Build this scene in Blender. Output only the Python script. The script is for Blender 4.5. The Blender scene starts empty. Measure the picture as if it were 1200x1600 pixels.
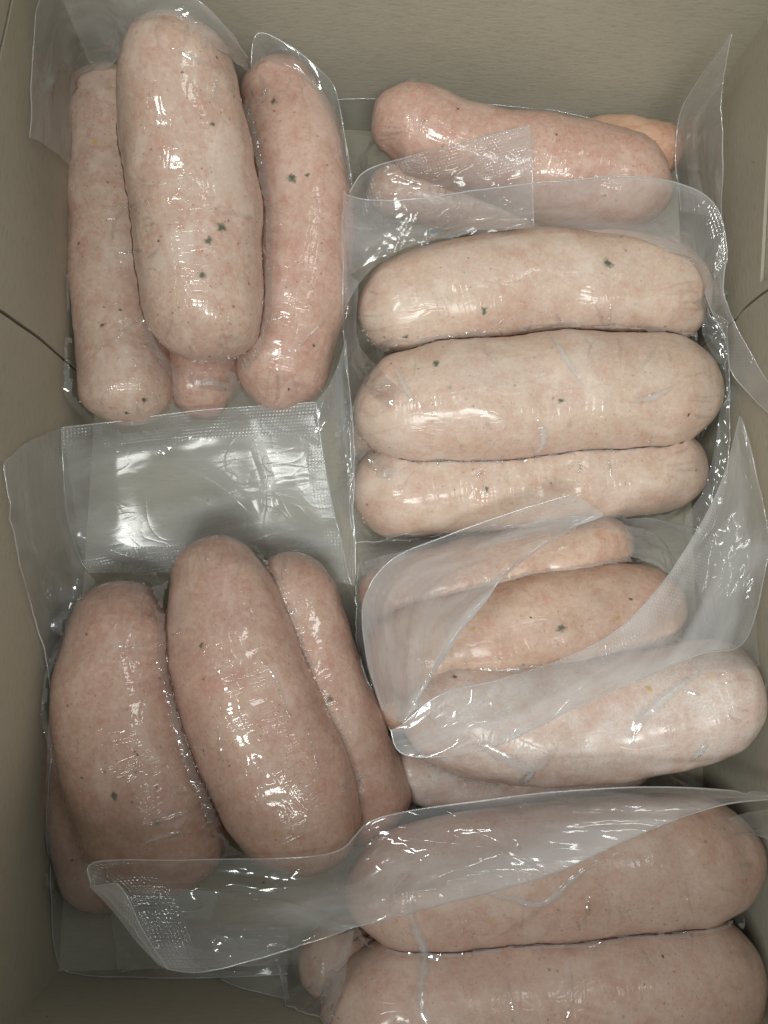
import bpy, math, random
import numpy as np
from mathutils import Vector, Matrix, noise
from mathutils.bvhtree import BVHTree

random.seed(7)
rng = np.random.default_rng(7)
scene = bpy.context.scene
col = scene.collection
S = 0.001                                   # everything below is in millimetres

# ------------------------------------------------------------------ camera
F, CX, CY, H = 1200.0, 600.0, 800.0, 300.0  # focal length and centre in photo pixels, height over the box floor
NADIR = (520.0, 1000.0)
_up = np.array([-(NADIR[0] - CX), (NADIR[1] - CY), F]); _up /= np.linalg.norm(_up)
_x = np.array([1.0, 0, 0]); _x -= _up * _x.dot(_up); _x /= np.linalg.norm(_x)
_y = np.cross(_up, _x)
B = np.array([_x, _y, _up])                 # camera axes -> world axes
cam = bpy.data.cameras.new('camera')
cam.sensor_fit = 'VERTICAL'; cam.sensor_height = 36.0; cam.lens = 36.0 * F / 1600.0
cam.clip_start = 0.005; cam.clip_end = 50
cam_o = bpy.data.objects.new('camera', cam); col.objects.link(cam_o)
m4 = Matrix([list(B[0]) + [0], list(B[1]) + [0], list(B[2]) + [H * S], [0, 0, 0, 1]])
cam_o.matrix_world = m4
scene.camera = cam_o

# ------------------------------------------------------------------ world, lamps, exposure
world = bpy.data.worlds.new('World'); scene.world = world; world.use_nodes = True
bg = world.node_tree.nodes['Background']
bg.inputs['Color'].default_value = (0.90, 1.0, 0.98, 1); bg.inputs['Strength'].default_value = 0.32


def area(name, loc, target, sx, sy, power, colr):
    l = bpy.data.lights.new(name, 'AREA'); l.shape = 'RECTANGLE'; l.size = sx; l.size_y = sy
    l.energy = power; l.color = colr
    o = bpy.data.objects.new(name, l); col.objects.link(o)
    o.location = loc
    o.rotation_euler = (Vector(target) - Vector(loc)).to_track_quat('-Z', 'Y').to_euler()
    return o


area('ceiling_lamp', (0.05, -0.72, 1.40), (0.03, 0.05, 0), 0.60, 0.30, 11.5, (0.97, 1.0, 0.95))
area('ceiling_lamp', (-0.62, -0.10, 1.35), (0.03, 0.05, 0), 0.14, 0.55, 6.5, (0.97, 1.0, 0.95))
area('ceiling_lamp', (0.55, 0.45, 1.45), (0.03, 0.05, 0), 0.14, 0.45, 1.5, (0.97, 1.0, 0.95))  # weak extra lamp, no known source, added only for glints on the film
scene.view_settings.view_transform = 'Standard'
scene.view_settings.look = 'None'
scene.view_settings.exposure = 0.20
scene.view_settings.gamma = 1.0
scene.cycles.use_denoising = True
scene.cycles.transparent_max_bounces = 32
scene.cycles.max_bounces = 7
scene.cycles.caustics_reflective = False
scene.cycles.caustics_refractive = False

# ------------------------------------------------------------------ geometry helpers
WX0, WX1, WY0, WY1 = -95.0, 147.0, -115.0, 217.0


def P(px, py, z, clamp=True):
    d = B @ np.array([px - CX, -(py - CY), -F])
    t = (z - H) / d[2]
    if not clamp: return np.array([0, 0, H]) + t * d
    if d[0] < 0: t = min(t, (WX0 + 1.2) / d[0])
    if d[0] > 0: t = min(t, (WX1 - 1.2) / d[0])
    if d[1] > 0: t = min(t, (WY1 - 1.2) / d[1])
    if d[1] < 0: t = min(t, (WY0 + 1.2) / d[1])
    return np.array([0, 0, H]) + t * d


def depth(p):
    return -(B.T @ (np.asarray(p) - np.array([0, 0, H])))[2]


def cr(pts, n):
    """Catmull-Rom through pts (k,d), resampled to n by arc length"""
    pts = np.asarray(pts, float)
    if len(pts) == 2:
        t = np.linspace(0, 1, n)[:, None]
        return pts[0] * (1 - t) + pts[1] * t
    q = np.vstack([2 * pts[0] - pts[1], pts, 2 * pts[-1] - pts[-2]])
    out = []
    for i in range(1, len(q) - 2):
        t = np.linspace(0, 1, 24, endpoint=False)[:, None]
        p0, p1, p2, p3 = q[i - 1], q[i], q[i + 1], q[i + 2]
        out.append(0.5 * ((2 * p1) + (-p0 + p2) * t + (2 * p0 - 5 * p1 + 4 * p2 - p3) * t ** 2 + (-p0 + 3 * p1 - 3 * p2 + p3) * t ** 3))
    out.append(q[-2][None])
    c = np.vstack(out)
    s = np.concatenate([[0], np.cumsum(np.linalg.norm(np.diff(c[:, :3], axis=0), axis=1))])
    u = np.linspace(0, s[-1], n)
    return np.stack([np.interp(u, s, c[:, k]) for k in range(c.shape[1])], 1)


def mesh_obj(name, verts, faces, mat, parent=None, uvs=None, attrs=None, smooth=True):
    me = bpy.data.meshes.new(name)
    v = np.asarray(verts, float)
    base = np.array(parent['_base']) if parent is not None and '_base' in parent else np.zeros(3)
    me.from_pydata(((v - base) * S).tolist(), [], [tuple(int(i) for i in f) for f in faces])
    if uvs is not None:
        uvl = me.uv_layers.new(name='UVMap')
        li = np.empty(len(me.loops), dtype=np.int32); me.loops.foreach_get('vertex_index', li)
        uvl.data.foreach_set('uv', np.asarray(uvs, np.float32)[li].ravel())
    for k, a in (attrs or {}).items():
        at = me.attributes.new(k, 'FLOAT', 'POINT')
        at.data.foreach_set('value', np.asarray(a, np.float32).ravel())
    if smooth:
        me.polygons.foreach_set('use_smooth', np.ones(len(me.polygons), dtype=bool))
    me.materials.append(mat)
    me.update()
    o = bpy.data.objects.new(name, me); col.objects.link(o)
    if parent is not None:
        o.parent = parent
        o['_base'] = list(base)
    return o


def thing(name, base, label, cat, group=None):
    o = bpy.data.objects.new(name, None); col.objects.link(o)
    o.empty_display_size = 0.02
    o.location = [c * S for c in base]
    o['_base'] = [float(c) for c in base]
    o['label'] = label; o['category'] = cat
    if group: o['group'] = group
    return o


def grid_faces(nu, nv, closed_v=False):
    f = []
    for i in range(nu - 1):
        for j in range(nv if closed_v else nv - 1):
            j2 = (j + 1) % nv
            f.append((i * nv + j, i * nv + j2, (i + 1) * nv + j2, (i + 1) * nv + j))
    return f


# ------------------------------------------------------------------ node helpers / materials
class NT:
    def __init__(self, name):
        self.m = bpy.data.materials.new(name); self.m.use_nodes = True
        self.t = self.m.node_tree; self.t.nodes.clear()
        self.out = self.n('ShaderNodeOutputMaterial')

    def n(self, typ, **kw):
        nd = self.t.nodes.new(typ)
        for k, v in kw.items(): setattr(nd, k, v)
        return nd

    def put(self, sock, val):
        if hasattr(val, 'is_output') or hasattr(val, 'links'):
            self.t.links.new(val, sock)
        elif isinstance(val, (tuple, list)) and len(val) == 3 and sock.type == 'RGBA':
            sock.default_value = (*val, 1)
        else:
            sock.default_value = val

    def math(self, op, a, b=0.0, c=None, clamp=False):
        nd = self.n('ShaderNodeMath', operation=op, use_clamp=clamp)
        self.put(nd.inputs[0], a); self.put(nd.inputs[1], b)
        if c is not None: self.put(nd.inputs[2], c)
        return nd.outputs[0]

    def ramp(self, f, lo, hi, a=0.0, b=1.0):
        nd = self.n('ShaderNodeMapRange', interpolation_type='SMOOTHSTEP')
        for i, v in zip((0, 1, 2, 3, 4), (f, lo, hi, a, b)): self.put(nd.inputs[i], v)
        return nd.outputs[0]

    def mix(self, f, a, b):
        nd = self.n('ShaderNodeMix', data_type='RGBA')
        self.put(nd.inputs[0], f); self.put(nd.inputs[6], a); self.put(nd.inputs[7], b)
        return nd.outputs[2]

    def noise(self, vec, scale, detail=3, rough=0.5, dist=0.0, kind='FBM'):
        nd = self.n('ShaderNodeTexNoise', noise_type=kind)
        if kind == 'FBM': nd.normalize = True
        self.put(nd.inputs['Vector'], vec); nd.inputs['Scale'].default_value = scale
        nd.inputs['Detail'].default_value = detail; nd.inputs['Roughness'].default_value = rough
        nd.inputs['Distortion'].default_value = dist
        return nd.outputs[0]

    def mapping(self, vec, scale=(1, 1, 1), loc=(0, 0, 0), rot=(0, 0, 0)):
        nd = self.n('ShaderNodeMapping')
        self.put(nd.inputs['Vector'], vec); nd.inputs['Scale'].default_value = scale
        nd.inputs['Location'].default_value = loc; nd.inputs['Rotation'].default_value = rot
        return nd.outputs[0]

    def voro(self, vec, scale, feature='F1', rnd=1.0):
        nd = self.n('ShaderNodeTexVoronoi', feature=feature)
        self.put(nd.inputs['Vector'], vec); nd.inputs['Scale'].default_value = scale
        nd.inputs['Randomness'].default_value = rnd
        return nd

    def bump(self, h, strength, dist, normal=None):
        nd = self.n('ShaderNodeBump')
        self.put(nd.inputs['Height'], h); nd.inputs['Strength'].default_value = strength
        nd.inputs['Distance'].default_value = dist
        if normal is not None: self.put(nd.inputs['Normal'], normal)
        return nd.outputs[0]

    def attr(self, name):
        return self.n('ShaderNodeAttribute', attribute_name=name).outputs['Fac']


def sausage_mat(name, tint=(1, 1, 1), frost=0.0, wrinkle=1.0, gloss=0.08, seed=0.0, mottle=1.0, coat=0.72):
    k = NT(name)
    tc = k.n('ShaderNodeTexCoord')
    oi = k.n('ShaderNodeObjectInfo')
    off = k.n('ShaderNodeVectorMath', operation='MULTIPLY_ADD')
    k.t.links.new(oi.outputs['Random'], off.inputs[0]); off.inputs[1].default_value = (1.7, 2.9, 0.7)
    k.t.links.new(tc.outputs['Object'], off.inputs[2])
    v = k.mapping(off.outputs[0], (1000, 1000, 1000), (seed, seed * 2, seed * 3))       # millimetres
    uv = k.mapping(tc.outputs['UV'], (1, 1, 1), (seed * 7, seed * 3, 0))
    t = lambda c: tuple(a * b for a, b in zip(c, tint))
    n1 = k.noise(v, 0.055, 3, 0.55)
    n2 = k.noise(v, 0.19, 3, 0.62, 0.6)
    n3 = k.noise(v, 0.6, 3, 0.62)
    c = k.mix(k.ramp(n1, 0.35, 0.66), t((0.53, 0.368, 0.300)), t((0.545, 0.41, 0.330)))
    c = k.mix(k.math('MULTIPLY', k.ramp(n2, 0.5, 0.66), 0.50 * mottle), c, t((0.63, 0.49, 0.41)))     # fat
    c = k.mix(k.math('MULTIPLY', k.ramp(n2, 0.47, 0.33), 0.42 * mottle), c, t((0.49, 0.25, 0.19)))     # lean meat
    c = k.mix(k.math('MULTIPLY', k.ramp(n3, 0.53, 0.64), 0.34 * mottle), c, t((0.48, 0.24, 0.19)))
    c = k.mix(k.math('MULTIPLY', k.ramp(n3, 0.46, 0.35), 0.35 * mottle), c, t((0.65, 0.53, 0.45)))
    # spice specks: cells of 3.4 mm with a few dots of random size; 9 mm cells for the larger ones
    for sc, thr, r0, r1, cc in ((0.22, 0.80, 0.06, 0.15, (0.10, 0.055, 0.035)), (0.40, 0.70, 0.06, 0.18, (0.22, 0.11, 0.08)), (0.75, 0.62, 0.08, 0.24, (0.30, 0.15, 0.11)),
                                (0.12, 0.86, 0.03, 0.10, (0.05, 0.06, 0.03)), (0.09, 0.93, 0.04, 0.12, (0.55, 0.36, 0.08)), (0.075, 0.80, 0.03, 0.13, (0.15, 0.17, 0.10))):
        dv = k.n('ShaderNodeVectorMath', operation='MULTIPLY_ADD')
        nz = k.n('ShaderNodeTexNoise'); k.put(nz.inputs['Vector'], v); nz.inputs['Scale'].default_value = 0.9
        k.t.links.new(nz.outputs['Color'], dv.inputs[0]); dv.inputs[1].default_value = (1.2, 1.2, 1.2); k.t.links.new(v, dv.inputs[2])
        vo = k.voro(dv.outputs[0], sc)
        sel = k.n('ShaderNodeSeparateColor'); k.t.links.new(vo.outputs['Color'], sel.inputs[0])
        on = k.math('GREATER_THAN', sel.outputs[0], thr)
        f = k.math('MULTIPLY', k.ramp(vo.outputs['Distance'], r1, r0), on)
        f = k.math('MULTIPLY', f, k.math('MULTIPLY_ADD', sel.outputs[1], 0.5, 0.4))
        c = k.mix(f, c, cc)
    # pale patches where the film has let go of the meat
    pa = k.noise(k.mapping(uv, (0.035, 0.06, 1), (5, 2, 0)), 1.0, 4, 0.62, 0.5)
    c = k.mix(k.math('MULTIPLY', k.ramp(pa, 0.53, 0.62), 0.42), c, t((0.66, 0.55, 0.48)))
    if frost > 0:
        fn = k.math('MULTIPLY', k.ramp(k.noise(v, 0.085, 4, 0.68), 0.34, 0.66, 0.30, 1.0), k.ramp(k.noise(v, 1.5, 3, 0.75), 0.38, 0.62, 0.55, 1.0))
        fz = k.math('MULTIPLY', fn, frost)
        c = k.mix(fz, c, (0.74, 0.695, 0.665))
    # meat relief under the film
    mh = k.math('ADD', k.math('MULTIPLY', n2, 0.6), k.math('MULTIPLY', n3, 0.4))
    meat_n = k.bump(mh, 0.5, 0.0006)
    # shrunk film: cross wrinkles, pulled lines, tiny bubbles
    w0 = k.noise(v, 0.05, 2, 0.45)
    w1 = k.noise(k.mapping(uv, (0.26, 0.035, 1)), 1.0, 2, 0.5, 0.5)
    w2 = k.noise(k.mapping(uv, (0.06, 0.16, 1), (3, 9, 0), (0, 0, 0.6)), 1.0, 2, 0.5, 0.7)
    w3 = k.noise(v, 0.5, 2, 0.5)
    mask1 = k.ramp(k.noise(k.mapping(v, (1, 1, 1), (31, 7, 3)), 0.045, 2, 0.5), 0.42, 0.60)
    ridge = lambda s, q: k.math('POWER', k.math('SUBTRACT', 1.0, k.math('MULTIPLY', k.math('ABSOLUTE', k.math('SUBTRACT', s, 0.5)), 6.0), clamp=True), q)
    hgt = k.math('MULTIPLY', w0, 2.2)
    hgt = k.math('ADD', hgt, k.math('MULTIPLY', k.math('MULTIPLY', w1, mask1), 1.5))
    hgt = k.math('ADD', hgt, k.math('MULTIPLY', k.math('MULTIPLY', ridge(w1, 3.0), mask1), 0.45))
    hgt = k.math('ADD', hgt, k.math('MULTIPLY', ridge(w2, 5.0), 0.22))
    hgt = k.math('ADD', hgt, k.math('MULTIPLY', w3, 0.16))
    tipm = k.attr('tip')
    rad = k.noise(k.mapping(uv, (0.025, 0.34, 1), (2, 5, 0)), 1.0, 2, 0.5, 0.5)
    hgt = k.math('ADD', hgt, k.math('MULTIPLY', k.math('ADD', ridge(rad, 3.0), k.math('MULTIPLY', rad, 2.0)), k.math('MULTIPLY', tipm, 0.7)))
    coat_n = k.bump(hgt, 0.47 * wrinkle, 0.0007)
    bs = k.n('ShaderNodeBsdfPrincipled')
    k.put(bs.inputs['Base Color'], c)
    bs.inputs['Roughness'].default_value = 0.42 + 0.25 * frost
    bs.inputs['Specular IOR Level'].default_value = 0.35
    bs.inputs['Subsurface Weight'].default_value = 0.22
    bs.inputs['Subsurface Radius'].default_value = (1.0, 0.45, 0.3)
    bs.inputs['Subsurface Scale'].default_value = 0.003
    k.put(bs.inputs['Normal'], meat_n)
    bs.inputs['Coat Weight'].default_value = coat
    bs.inputs['Coat IOR'].default_value = 1.5
    cr_ = k.ramp(k.noise(v, 0.12, 2, 0.5), 0.35, 0.65, gloss * 0.45, gloss * 1.1)
    k.put(bs.inputs['Coat Roughness'], cr_)
    k.put(bs.inputs['Coat Normal'], coat_n)
    k.t.links.new(bs.outputs[0], k.out.inputs[0])
    return k.m


def film_mat(name, haze=0.15, crinkle=1.0, gloss=0.07, spec=1.8, tint=(0.975, 0.98, 0.985), through=0.4):
    """thin vacuum-bag plastic: clear, mirror-like where smooth, milky where it is thick or scuffed, emboss dots whitened as if catching light"""
    k = NT(name)
    tc = k.n('ShaderNodeTexCoord')
    v = k.mapping(tc.outputs['Object'], (1000, 1000, 1000))
    uvs = k.n('ShaderNodeSeparateXYZ'); k.t.links.new(tc.outputs['UV'], uvs.inputs[0])
    u_, v_ = uvs.outputs[0], uvs.outputs[1]
    emb = k.attr('emboss'); hz = k.attr('haze')
    a = k.math('SINE', k.math('MULTIPLY', k.math('ADD', u_, v_), 2.6))
    b = k.math('SINE', k.math('MULTIPLY', k.math('SUBTRACT', u_, v_), 2.6))
    dia = k.math('MULTIPLY', k.math('MULTIPLY', a, b), emb)
    uvm = tc.outputs['UV']
    c1 = k.noise(k.mapping(uvm, (0.05, 0.17, 1)), 1.0, 2, 0.45, 0.6)
    c2 = k.noise(k.mapping(uvm, (0.16, 0.40, 1), (4, 2, 0), (0, 0, 0.4)), 1.0, 2, 0.5, 0.4)
    rd = lambda q, e: k.math('POWER', k.math('SUBTRACT', 1.0, k.math('MULTIPLY', k.math('ABSOLUTE', k.math('SUBTRACT', q, 0.5)), 6.0), clamp=True), e)
    rid = k.math('ADD', rd(k.noise(k.mapping(uvm, (0.03, 0.07, 1)), 1.0, 2, 0.5, 1.2), 6.0), rd(k.noise(k.mapping(uvm, (0.05, 0.05, 1), (9, 3, 0)), 1.0, 1, 0.5, 0.6), 9.0))
    dia = k.math('MULTIPLY', dia, k.ramp(k.noise(v, 0.09, 3, 0.6), 0.35, 0.65, 0.25, 1.0))
    h = k.math('ADD', k.math('MULTIPLY', c1, 1.6 * crinkle), k.math('MULTIPLY', c2, 0.30 * crinkle))
    h = k.math('ADD', h, k.math('MULTIPLY', rid, 0.40 * crinkle))
    h = k.math('ADD', h, k.math('MULTIPLY', dia, 0.3))
    nrm = k.bump(h, 0.6, 0.0008)
    fr = k.n('ShaderNodeLayerWeight'); fr.inputs['Blend'].default_value = 0.5; k.put(fr.inputs['Normal'], nrm)
    fac = k.math('MULTIPLY', k.math('MULTIPLY_ADD', k.math('POWER', fr.outputs['Facing'], 5.0), 0.32, 0.045), spec, clamp=True)
    gl = k.n('ShaderNodeBsdfGlossy'); gl.inputs['Roughness'].default_value = gloss; k.put(gl.inputs['Normal'], nrm)
    gl.inputs['Color'].default_value = (1, 1, 1, 1)
    tr = k.n('ShaderNodeBsdfTransparent'); tr.inputs['Color'].default_value = (*tint, 1)
    di = k.n('ShaderNodeBsdfDiffuse'); di.inputs['Color'].default_value = (0.82, 0.83, 0.86, 1); k.put(di.inputs['Normal'], nrm)
    tl = k.n('ShaderNodeBsdfTranslucent'); tl.inputs['Color'].default_value = (0.82, 0.83, 0.86, 1); k.put(tl.inputs['Normal'], nrm)
    ms = k.n('ShaderNodeMixShader'); ms.inputs[0].default_value = through
    k.t.links.new(di.outputs[0], ms.inputs[1]); k.t.links.new(tl.outputs[0], ms.inputs[2])
    lw = k.n('ShaderNodeLayerWeight'); lw.inputs['Blend'].default_value = 0.35
    hf = k.math('MULTIPLY', k.math('MULTIPLY_ADD', lw.outputs['Facing'], 1.3, 0.75), k.math('MULTIPLY', hz, haze))
    hf = k.math('MULTIPLY', hf, k.ramp(k.noise(k.mapping(uvm, (0.02, 0.06, 1), (1, 6, 0)), 1.0, 2, 0.5, 0.8), 0.3, 0.7, 0.5, 1.5))
    hf = k.math('ADD', hf, k.math('MULTIPLY', k.math('MULTIPLY', k.math('ABSOLUTE', dia), hz), 0.12), clamp=True)  # whitens the emboss dots: the light they catch is put into the haze
    m1 = k.n('ShaderNodeMixShader'); k.put(m1.inputs[0], hf)
    k.t.links.new(tr.outputs[0], m1.inputs[1]); k.t.links.new(ms.outputs[0], m1.inputs[2])
    m2 = k.n('ShaderNodeMixShader'); k.put(m2.inputs[0], fac)
    k.t.links.new(m1.outputs[0], m2.inputs[1]); k.t.links.new(gl.outputs[0], m2.inputs[2])
    k.t.links.new(m2.outputs[0], k.out.inputs[0])
    return k.m


def card_mat(name, axis):
    """grey kraft board; fibres run along `axis` (0 x, 1 y)"""
    k = NT(name)
    tc = k.n('ShaderNodeTexCoord')
    v = k.mapping(tc.outputs['Object'], (1000, 1000, 1000))
    sc = [0.9, 0.9, 0.9]; sc[axis] = 0.24
    st = k.noise(k.mapping(v, sc), 1.0, 4, 0.65)
    sc2 = [2.2, 2.2, 2.2]; sc2[axis] = 0.35
    st2 = k.noise(k.mapping(v, sc2), 1.0, 3, 0.6)
    big = k.noise(v, 0.014, 3, 0.5)
    c = k.mix(k.ramp(big, 0.3, 0.7), (0.428, 0.392, 0.315), (0.485, 0.447, 0.362))
    c = k.mix(k.math('MULTIPLY', k.ramp(st, 0.52, 0.70), 0.25), c, (0.54, 0.49, 0.39))
    c = k.mix(k.math('MULTIPLY', k.ramp(st, 0.48, 0.32), 0.28), c, (0.29, 0.265, 0.21))
    c = k.mix(k.math('MULTIPLY', k.ramp(st2, 0.60, 0.74), 0.32), c, (0.60, 0.57, 0.48))
    vo = k.voro(k.mapping(v, (0.08, 0.08, 0.08)), 1.0)
    se = k.n('ShaderNodeSeparateColor'); k.t.links.new(vo.outputs['Color'], se.inputs[0])
    f = k.math('MULTIPLY', k.ramp(vo.outputs['Distance'], 0.05, 0.02), k.math('GREATER_THAN', se.outputs[0], 0.55))
    c = k.mix(k.math('MULTIPLY', f, 0.8), c, (0.07, 0.055, 0.04))
    bs = k.n('ShaderNodeBsdfPrincipled'); k.put(bs.inputs['Base Color'], c)
    bs.inputs['Roughness'].default_value = 0.72; bs.inputs['Specular IOR Level'].default_value = 0.25
    k.put(bs.inputs['Normal'], k.bump(k.math('ADD', st, k.math('MULTIPLY', st2, 0.4)), 0.35, 0.0004))
    k.t.links.new(bs.outputs[0], k.out.inputs[0])
    return k.m


def simple_mat(name, colr, rough=0.5, alpha_attr=False, coat=0.0, trans=0.0, ior=1.5):
    k = NT(name)
    bs = k.n('ShaderNodeBsdfPrincipled'); bs.inputs['Roughness'].default_value = rough
    tc = k.n('ShaderNodeTexCoord'); v = k.mapping(tc.outputs['Object'], (1000, 1000, 1000))
    nn = k.noise(v, 1.1, 3, 0.6)
    k.put(bs.inputs['Base Color'], k.mix(nn, tuple(c * 0.7 for c in colr), tuple(min(1, c * 1.3) for c in colr)))
    bs.inputs['Coat Weight'].default_value = coat; bs.inputs['Coat Roughness'].default_value = 0.12
    bs.inputs['IOR'].default_value = ior
    bs.inputs['Transmission Weight'].default_value = trans
    if alpha_attr:
        a = k.ramp(k.math('ADD', k.attr('fade'), k.math('MULTIPLY', k.math('SUBTRACT', nn, 0.5), 1.3)), 0.15, 1.0, 0.0, 0.80)
        k.put(bs.inputs['Alpha'], a)
    k.t.links.new(bs.outputs[0], k.out.inputs[0])
    return k.m


M_card_x = card_mat('kraft_board_x', 0)
M_card_y = card_mat('kraft_board_y', 1)
M_torn = simple_mat('torn_paper', (0.46, 0.43, 0.34), 0.85)
M_herb = simple_mat('green_herb', (0.075, 0.115, 0.07), 0.4, True, 0.7)
M_pepper = simple_mat('dark_pepper', (0.055, 0.04, 0.03), 0.4, True, 0.7)
M_corn = simple_mat('yellow_spice', (0.60, 0.45, 0.07), 0.4, True, 0.7)
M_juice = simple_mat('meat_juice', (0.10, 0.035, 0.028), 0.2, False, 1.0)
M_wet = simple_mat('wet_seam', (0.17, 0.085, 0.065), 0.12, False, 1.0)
M_ice = simple_mat('ice_crystal', (0.88, 0.9, 0.92), 0.24, False, 0.0, 0.0, 2.6)
M_film = film_mat('shrink_film', 0.15, 1.5, 0.08, 2.6)
M_flap = film_mat('bag_film', 0.24, 0.5, 0.10, 1.7)
M_pouch = film_mat('pouch_film', 0.26, 0.14, 0.17, 0.7)
M_crease = film_mat('creased_film', 0.26, 0.3, 0.12, 1.5, (0.99, 0.99, 0.99), 0.0)
M_pucker = film_mat('pucker_film', 0.03, 0.3, 0.10, 2.0, (1.0, 1.0, 1.0), 0.0)
M_edge = film_mat('film_edge', 0.55, 0.2, 0.15, 2.5)

# ------------------------------------------------------------------ the box
box = thing('cardboard_box', (26, 51, 0), 'open grey-brown cardboard box holding all the sausage packs', 'box')


def wall_hit(px, py, ax, val):
    d = B @ np.array([px - CX, -(py - CY), -F])
    t = (val - (H if ax == 2 else 0)) / d[ax]
    return np.array([0, 0, H]) + t * d


def prism(name, poly, normal, th, mat, parent):
    """flat board: poly (3-D corners, inner face), extruded by th away from the inside"""
    poly = np.asarray(poly, float); n = len(poly)
    nv = np.asarray(normal, float) * th
    v = np.vstack([poly, poly - nv])
    f = [list(range(n)), list(range(2 * n - 1, n - 1, -1))]
    for i in range(n):
        j = (i + 1) % n
        f.append([i, i + n, j + n, j])
    return mesh_obj(name, v, f, mat, parent, smooth=False)


TOP = 205.0
xl, xr, yn, yf = WX0, WX1, WY0, WY1
# right wall bulges a little: 150 at the back, 142 at the front
xrb, xrf = 151.0, 143.0
fl = prism('floor_flap', [(xl, yn, 0), (139, yn, 0), (144.5, yf, 0), (xl, yf, 0)], (0, 0, 1), 3, M_card_x, box)
prism('floor_flap', [(xl - 3, yn - 3, -3.2), (xrb + 6, yn - 3, -3.2), (xrb + 6, yf + 3, -3.2), (xl - 3, yf + 3, -3.2)], (0, 0, 1), 3, M_card_y, box)
prism('end_panel', [(xl, yf, -3), (xrb, yf, -3), (xrb, yf, TOP), (xl, yf, TOP)], (0, -1, 0), 4, M_card_x, box)
prism('end_panel', [(xl, yn, -3), (xrf, yn, -3), (xrf, yn, TOP), (xl, yn, TOP)], (0, 1, 0), 4, M_card_x, box)
# left wall: three boards split along the die-cut lines, outer ply behind
s1 = [wall_hit(px, py, 0, xl) for px, py in ((140, 596), (118, 577), (90, 553), (60, 527), (30, 506), (0, 485), (-60, 450), (-160, 400))]
s1 = cr(s1, 30); s1[-1][2] = TOP; s1[0][2] = -3
s2 = [wall_hit(px, py, 0, xl) for px, py in ((-2, 92), (8, 48), (18, 0), (30, -60))]
s2 = cr(s2, 12)
gap = np.array([0, 0.65, 0])
prism('side_panel', [(xl, yn, -3)] + [p - gap for p in s1] + [(xl, yn, TOP)], (1, 0, 0), 3, M_card_y, box)
zline = [np.array([xl, p[1], p[2]]) for p in s2]
mid = [p + gap for p in s1]
prism('side_panel', mid[::-1] + [(xl, yf, -3), (xl, yf, zline[0][2] - 0)] + [], (1, 0, 0), 3, M_card_y, box) if False else None
topz = zline[0][2]
prism('side_panel', [*mid] [::-1] + [np.array([xl, yf, -3.0])] + [np.array([xl, yf, zline[-1][2] - 0.8])] +
      [p - np.array([0, 0, 0.8]) for p in zline[::-1]] + [np.array([xl, s1[-1][1] + 8, zline[0][2] + 40])], (1, 0, 0), 3, M_card_y, box)
prism('outer_panel', [(xl - 3.4, yn, -3), (xl - 3.4, yf, -3), (xl - 3.4, yf, TOP), (xl - 3.4, yn, TOP)], (1, 0, 0), 3, M_card_x, box)
# upper board on the left wall above the second die-cut line
prism('side_panel', [p + np.array([0, 0, 0.8]) for p in zline] + [np.array([xl, yf, zline[-1][2] + 0.8]), np.array([xl, yf, TOP]), np.array([xl, s1[-1][1] + 9, TOP]),
                                                               np.array([xl, s1[-1][1] + 9, zline[0][2] + 41])], (1, 0, 0), 3, M_card_y, box)
# right wall


def xr_at(y): return xrf + (xrb - xrf) * (y - yn) / (yf - yn)


def on_right(px, py):
    d = B @ np.array([px - CX, -(py - CY), -F])
    t = 145 / d[0]
    for _ in range(8):
        t = xr_at(t * d[1]) / d[0]
    return np.array([0, 0, H]) + t * d


nr = np.array([-(yf - yn), xrb - xrf, 0]); nr = nr / np.linalg.norm(nr)
rs = cr([on_right(px, py) for px, py in ((1149, 500), (1160, 485), (1172, 474), (1182, 466), (1196, 456), (1240, 430))], 16)
e0 = on_right(1206, 110); e1 = on_right(1189, 440)
lowz = rs[0][2]
R = lambda y, z: np.array([xr_at(y), y, z])
prism('side_panel', [R(yn, -3), R(rs[0][1], -3)] + [p - gap * 0.9 for p in rs] + [R(rs[-1][1] - 1, TOP), R(yn, TOP)], nr, 1.2, M_card_y, box)
prism('side_panel', [R(rs[0][1] + 0.02, -3), R(yf, -3), R(yf, e0[2] - 0.5), R(e0[1], e0[2] - 0.5), R(e1[1], e1[2] - 0.5), R(rs[-4][1] + 2, rs[-4][2] - 0.3)] + [p + gap * 0.9 for p in rs[:-4][::-1]], nr, 1.2, M_card_y, box)
o2 = nr * -1.0
prism('outer_panel', [R(yn, -3) - nr * 1.4, R(yf, -3) - nr * 1.4, R(yf, TOP) - nr * 1.4, R(yn, TOP) - nr * 1.4], nr, 3, M_card_x, box)

# ------------------------------------------------------------------ sausages
ALL_V, ALL_F = [], []                       # for draping and lifting film
_n = [0]


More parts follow.
